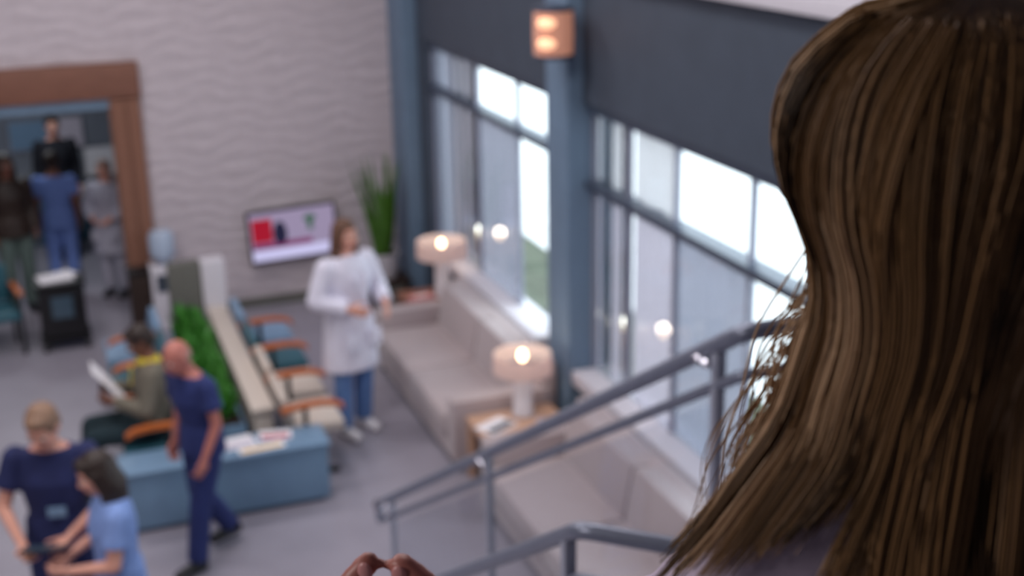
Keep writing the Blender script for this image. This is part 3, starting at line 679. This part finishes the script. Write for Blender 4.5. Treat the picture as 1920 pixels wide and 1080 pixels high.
# seated visitor
SEAT = dict(pelvis=(0, 0, .53), waist=(0, -.01, .68), chest=(0, -.02, .86), neck=(0, -.02, 1.05), head=(0, .03, 1.2), sL=(-.18, -.02, .99), sR=(.18, -.02, .99),
            hL=(-.09, .02, .52), hR=(.09, .02, .52), kL=(-.12, .44, .53), kR=(.12, .44, .53), aL=(-.12, .5, .085), aR=(.12, .5, .085),
            eL=(-.25, .05, .73), wL=(-.13, .27, .8), eR=(.25, .05, .73), wR=(.11, .27, .82))
r_, P_ = person('person in a grey-brown jacket with a yellow collar, seated reading a sheet', (.46, 9.37, 0), R(90), 1.75, SEAT, skin='skin_brown', hair='hair_dark', style='short', hp=-25,
       top='olive_cloth', pants='dark_teal_cloth', coat=None, palms=dict(L=(1, .2, .2), R=(-1, .2, .2)), curl=.7, sleeve='long')
MB().lathe([(.085, 1.0), (.098, 1.035), (.075, 1.07)], (0, -.018, 0), 18).build('collar', 'yellow_cloth', r_)
MB().rings([[Vector((x, y, z)) for x, y, z in ((-.05, .105, 1.0), (.05, .105, 1.0), (.012, .118, .86), (-.012, .118, .86))], [Vector((x, y+.015, z)) for x, y, z in ((-.05, .105, 1.0), (.05, .105, 1.0), (.012, .118, .86), (-.012, .118, .86))]]).build('shirt_front', 'yellow_cloth', r_, smooth=False)
t = thing('paper_sheet', 'white sheet of paper held up by the seated person', 'paper', (.17, 9.4, .9), R(90))
MB().box(-.13, .13, -.002, .002, -.17, .17, 0, Matrix.Rotation(R(-38), 4, 'X')).build('sheet', 'paper', t, smooth=False)
# people in the corridor
person('person in blue scrubs seen from behind in the doorway', (-.03, 14.6, 0), R(-8), 1.66, None, skin='skin_brown', hair='hair_dark', top='scrub_blue', pants='scrub_blue', vox=.013)
person('person in a long pale grey coat standing in the doorway by the jamb', (.5, 14.4, 0), R(150), 1.56, dict(eL=(-.27, .02, 1.14), wL=(-.12, .2, 1.05), eR=(.27, .02, 1.14), wR=(.12, .2, 1.05)), hair='hair_grey', top='coat_grey', pants='coat_grey', coat='coat_grey', vox=.013)
person('long-haired person in green-grey clothes at the doorway, left of blue scrubs', (-.5, 14.2, 0), R(200), 1.76, None, skin='skin_brown', hair='hair_dark', style='long', top='dark_brown', pants='green_grey_cloth', sleeve='long', vox=.013)
person('person in a black top farthest back in the corridor', (.03, 16.2, 0), R(185), 1.78, None, hair='hair_dark', top='black_cloth', pants='black_cloth', sleeve='long', vox=.013)

# ------------------------------------------------------------------ the blonde person in front
def ray(px, py, dist):
    v = right*((px-960)/2400) + down*((py-540)/2400) + fwd; return EYE + v.normalized()*dist
HX, HY = .4212, .510                                   # head axis on plan
head_c = Vector((HX, HY, 4.325))
away = Vector((HX, HY, 0)).normalized(); side = Vector((away.y, -away.x, 0))   # away from / across the viewer
FZ = LZ+.32
root = thing('person', 'blonde long-haired person in a pale lavender top seen from behind, at the stair', 'person', (HX, HY, FZ), math.atan2(-away.x, away.y))
inv = (Matrix.Translation((HX, HY, FZ)) @ Matrix.Rotation(math.atan2(-away.x, away.y), 4, 'Z')).inverted()
L_ = lambda p: inv @ Vector(p)                       # world -> her own frame (x right, y forward)
Hc = L_(head_c); zt = Hc.z
s = MB()
sz = zt-.226                                           # shoulder height
s.rings([ringe(Vector((0, y, z)), rx, ry, Vector((1, 0, 0)), Vector((0, 1, 0))) for y, z, rx, ry in ((0, .78, .1, .08), (0, .86, .165, .115), (0, 1.02, .128, .09), (.0, sz-.16, .15, .11), (0, sz-.05, .16, .09), (0, sz+.02, .105, .066), (0, sz+.055, .07, .056), (0, sz+.1, .046, .048))])
s.cap((0, 0, sz), (0, .0, zt-.06), .056, .05)
headvol(s, Vector((0, .0, zt)), Matrix.Rotation(R(18), 3, 'Z'), .84)
shL, shR = Vector((-.15, 0, sz-.072)), Vector((.15, 0, sz-.072))
wL = L_(ray(735, 1390, .80)); eL = (shL+wL)/2 + Vector((-.05, -.06, -.2))
d1 = (eL-shL).normalized(); eL = shL + d1*.27; 
eR = Vector((.22, -.03, sz-.29)); wR = Vector((.2, .12, sz-.47))
for sh, e, wv in ((shL, eL, wL), (shR, eR, wR)):
    s.cap(sh, e, .047, .037).cap(e, wv, .036, .024)
for sx in (-1, 1):
    s.cap((sx*.085, 0, .85), (sx*.09, .02, .46), .085, .054).cap((sx*.09, .02, .46), (sx*.09, -.02, .085), .052, .034).cap((sx*.09, -.04, .045), (sx*.1, .13, .035), .036, .03)
hand(s, wR, eR, Vector((-1, 0, 0)), 1, .4, .95)
# raised left hand: palm, thumb and index near the pinch, three more fingers folded behind
def chain(pts, r):
    for a, b, q0, q1 in zip(pts, pts[1:], r, r[1:]): s.cap(a, b, q0, q1, 10)
zf = Vector((0, 1, 0)); up_ = inv.to_3x3() @ -down; xr = inv.to_3x3() @ right
K = L_(ray(690, 1230, .81)); dv = (K-wL).normalized()
s.cap(wL, wL+dv*.03, .024, .026); s.ell(wL.lerp(K, .62), (.037, .02, .05), Vector((0, 0, 1)).rotation_difference(dv).to_matrix())
ix = [L_(ray(*q)) for q in ((628, 1225, .81), (632, 1135, .80), (668, 1082, .795), (690, 1054, .79))]; chain(ix, [.0105, .0098, .0088, .0076])
tx = [L_(ray(*q)) for q in ((770, 1330, .80), (826, 1200, .79), (800, 1105, .785), (753, 1060, .785))]; chain(tx, [.0135, .0125, .0108, .0086])
iT, tT = ix[-1], tx[-1]
for i in range(3):
    b = K+xr*(-.004+.019*i)+zf*.006; m1 = b+up_*.022+zf*.03; m2 = m1-up_*.024+zf*.012; m3 = m2-up_*.02-zf*.014
    chain([b, m1, m2, m3], [.0098-.0006*i, .009-.0006*i, .0084-.0006*i, .0076-.0006*i])
fuse(s, .005, 'body', 'skin_ruddy', root, 2)
for q, p in ((iT, 1), (tT, 1)): MB().ell(q-zf*.006-dv*.003, (.005, .0022, .006)).build('nail', 'nail', root)
Mf = Matrix.Rotation(R(18), 3, 'Z'); T = lambda p: Vector((0, 0, zt)) + Mf @ (Vector(p)*.84)
for sx in (-1, 1):
    e = MB().ell(T((sx*.031, .078, 0)), (.013, .012, .009), Mf, 12, 8).build('eye', 'eye_white', root); MB().ell(T((sx*.031, .0895, 0)), (.006, .0035, .006), Mf, 10, 6).build('iris', 'iris_dark', e)
    MB().cap(T((sx*.015, .092, .022)), T((sx*.05, .08, .024)), .004, .003, 8).build('eyebrow', 'hair_brown', root)
MB().ell(T((0, .094, -.06)), (.022, .006, .005), Mf, 12, 6).build('mouth', 'lip', root)
s = MB()
s.rings([ringe(Vector((0, y, z)), rx, ry, Vector((1, 0, 0)), Vector((0, 1, 0))) for y, z, rx, ry in ((0, .74, .19, .14), (0, .86, .185, .135), (0, 1.02, .15, .11), (.0, sz-.16, .168, .128), (0, sz-.05, .178, .108), (0, sz+.0, .15, .095), (0, sz+.03, .122, .086), (0, sz+.055, .1, .078), (0, sz+.08, .074, .068), (0, sz+.098, .058, .06))])
for sh, e, wv in ((shL, eL, wL), (shR, eR, wR)):
    q = e.lerp(wv, .8); s.ell(sh, (.062, .062, .058)).tube([sh, e], [.062, .054], 16).ell(e, (.054,)*3).tube([e, q], [.054, .042], 16)
fuse(s, .008, 'top', 'lavender_knit', root, 4)
s = MB(); s.rings([ringe(Vector((0, 0, z)), rx, ry, Vector((1, 0, 0)), Vector((0, 1, 0))) for z, rx, ry in ((.95, .15, .105), (.86, .175, .125), (.76, .16, .12))])
for sx in (-1, 1): s.tube([(sx*.085, 0, .85), (sx*.09, .01, .65), (sx*.09, .02, .46), (sx*.09, -.01, .25), (sx*.09, -.02, .1)], [.1, .092, .075, .068, .06], 16)
fuse(s, .011, 'trousers', 'black_cloth', root, 4)
for sx in (-1, 1): MB().cap((sx*.09, -.05, .05), (sx*.1, .14, .045), .05, .042).build('shoe', 'dark_shoe', root)
# hair: cross-sections down the head (offset across, offset away, half width, half depth, height over the head centre)
SEC = [(.004, -.004, .010, .014, .118), (.003, -.006, .053, .060, .108), (.001, -.008, .077, .086, .084), (0, -.010, .0845, .100, .055), (0, -.010, .080, .106, .025), (.002, -.012, .068, .100, -.005),
       (.003, -.018, .064, .088, -.035), (.001, -.026, .066, .078, -.065), (0, -.034, .070, .072, -.095), (-.002, -.040, .075, .07, -.125), (-.002, -.042, .076, .07, -.155), (-.002, -.044, .077, .07, -.2), (0, -.045, .078, .07, -.26), (0, -.045, .078, .07, -.33)]
def sec(u):
    i = min(int(u), len(SEC)-2); f = u-i; a, b = SEC[i], SEC[i+1]; m, n = SEC[max(0, i-1)], SEC[min(len(SEC)-1, i+2)]
    o = [.5*(2*p + (q-l)*f + (2*l-5*p+4*q-r)*f*f + (3*p-l-3*q+r)*f**3) for l, p, q, r in zip(m, a, b, n)]; o[4] = a[4]*(1-f)+b[4]*f; return o
def sweep(th, z):
    """the ends on her left are brushed outwards over the shoulder"""
    q = max(0, min(1.2, (-.085-z)/.1)); c = math.cos(th); a = .046 + .05*max(0, min(1, 1-abs(c+.2)/.5)); a *= max(0, min(1, (-.24-c)/.25))
    return Vector((-a*q**1.7, -.012*q*q, 0))
def zend(th):
    c = math.cos(th); f = max(0, min(1, (c+.32)/.1)); return -.150 + .030*c + .040*max(0, -math.sin(th)) - .17*f
def uof(z):
    for i in range(len(SEC)-1):
        if SEC[i][4] >= z >= SEC[i+1][4]: return i + (SEC[i][4]-z)/(SEC[i][4]-SEC[i+1][4])
    return len(SEC)-1.001
def hp_(th, u, rad=1.0):
    ox, oy, rx, ry, z = sec(u); return Vector((ox + rx*rad*math.cos(th), oy + ry*rad*math.sin(th), zt+z)) + sweep(th, z)
th0, th1 = R(-232), R(52)                             # curtain of hair round the back and both sides, face side open
s = MB(); n = 40; ue = uof(-.105); US = [ue*i/44 for i in range(45)]; cut = max(i for i in range(45) if US[i] < 4)
s.rings([[hp_(2*math.pi*k/n if u < 4 else th0+(th1-th0)*k/(n-1), u, .93) for k in range(n)] for u in US[:cut+1]], cap=False)
s.rings([[hp_(th0+(th1-th0)*k/(n-1), u, .93) for k in range(n)] + [hp_(th1+(th0-th1)*k/(n-1), u, .80) for k in range(n)] for u in US[cut:]])
base = s.build('hair', 'hair_honey', root)
def strands():
    rnd = random.Random(11); V, F, A = [], [], []
    def add(pts, r, val):
        nn = 3; b0 = len(V); prev = None
        for i, p in enumerate(pts):
            t = (pts[min(i+1, len(pts)-1)]-pts[max(i-1, 0)]).normalized(); u = t.cross(Vector((0, 0, 1))) if prev is None else prev - t*prev.dot(t)
            if u.length < 1e-4: u = Vector((1, 0, 0))
            u.normalize(); prev = u; v = t.cross(u); q = i/(len(pts)-1); rr = r*(1-.75*max(0, q-.6)/.4)
            for k in range(nn):
                a = 2*math.pi*k/nn; V.append(p + (u*math.cos(a)+v*math.sin(a))*rr); A.append(val)
        for i in range(len(pts)-1):
            for k in range(nn):
                j = (k+1) % nn; F.append((b0+i*nn+k, b0+i*nn+j, b0+(i+1)*nn+j, b0+(i+1)*nn+k))
    locks = [(R(rnd.uniform(-232, 52)), rnd.gauss(.38, .24), rnd.uniform(.965, 1.035), rnd.uniform(-.5, -.12), rnd.uniform(0, 6.28), rnd.uniform(.004, .013), rnd.uniform(.82, 1.06)) for _ in range(190)]
    for (th, tone, rad, drift, ph, amp, ln) in locks:
        drift *= max(0, min(1, (math.cos(th+math.pi/2)+.35)/.6))
        for j in range(34):
            dth = rnd.gauss(0, .075); dr = rnd.gauss(0, .012); tone2 = min(1, max(0, tone+rnd.gauss(0, .1))); pts = []; umax = uof(zend(th+dth*.65+drift)*ln+rnd.uniform(-.012, .008)); u0 = rnd.uniform(.0, .3)
            for i in range(22):
                u = u0 + (umax-u0)*i/21; q = u/(len(SEC)-1)
                t_ = th + dth*(1-.35*q) + drift*min(1, u/8) + .05*math.sin(ph+q*7)
                p = hp_(t_, u, rad+dr+.0*q) + Vector((math.cos(th), math.sin(th), 0))*amp*math.sin(ph+q*6.5)*q*q
                pts.append(p)
            add(pts, rnd.uniform(.00055, .00105), tone2)
    # loose wisps standing off the near cheek side, and the swept tips
    for k in range(110):
        th = R(rnd.uniform(-205, -172)); tone2 = min(1, max(0, rnd.gauss(.6, .15))); g = rnd.random(); off = rnd.uniform(.002, .034)*g; st = rnd.uniform(5, 6.5); en = rnd.uniform(8.5, 10.6); pts = []
        ph = rnd.uniform(0, 6.28)
        for i in range(20):
            f = i/19; u = st+(en-st)*f; p = hp_(th, u, 1.0); b = math.sin(math.pi*min(1, f*.9))
            p += Vector((-1, .25, 0))*off*b + Vector((-1, .2, 0))*.005*math.sin(ph+f*5)*f
            pts.append(p)
        add(pts, rnd.uniform(.0004, .0008), tone2)
    me = bpy.data.meshes.new('hair_strands'); me.from_pydata([tuple(v) for v in V], [], F); me.materials.append(MATS['hair_honey'])
    at = me.attributes.new('strand', 'FLOAT', 'POINT'); at.data.foreach_set('value', A)
    me.polygons.foreach_set('use_smooth', [True]*len(me.polygons))
    o = bpy.data.objects.new('hair_strands', me); C.objects.link(o); o.parent = root; o['kind'] = 'stuff'; return o
strands()
at = base.data.attributes.new('strand', 'FLOAT', 'POINT'); at.data.foreach_set('value', [.22]*len(base.data.vertices))
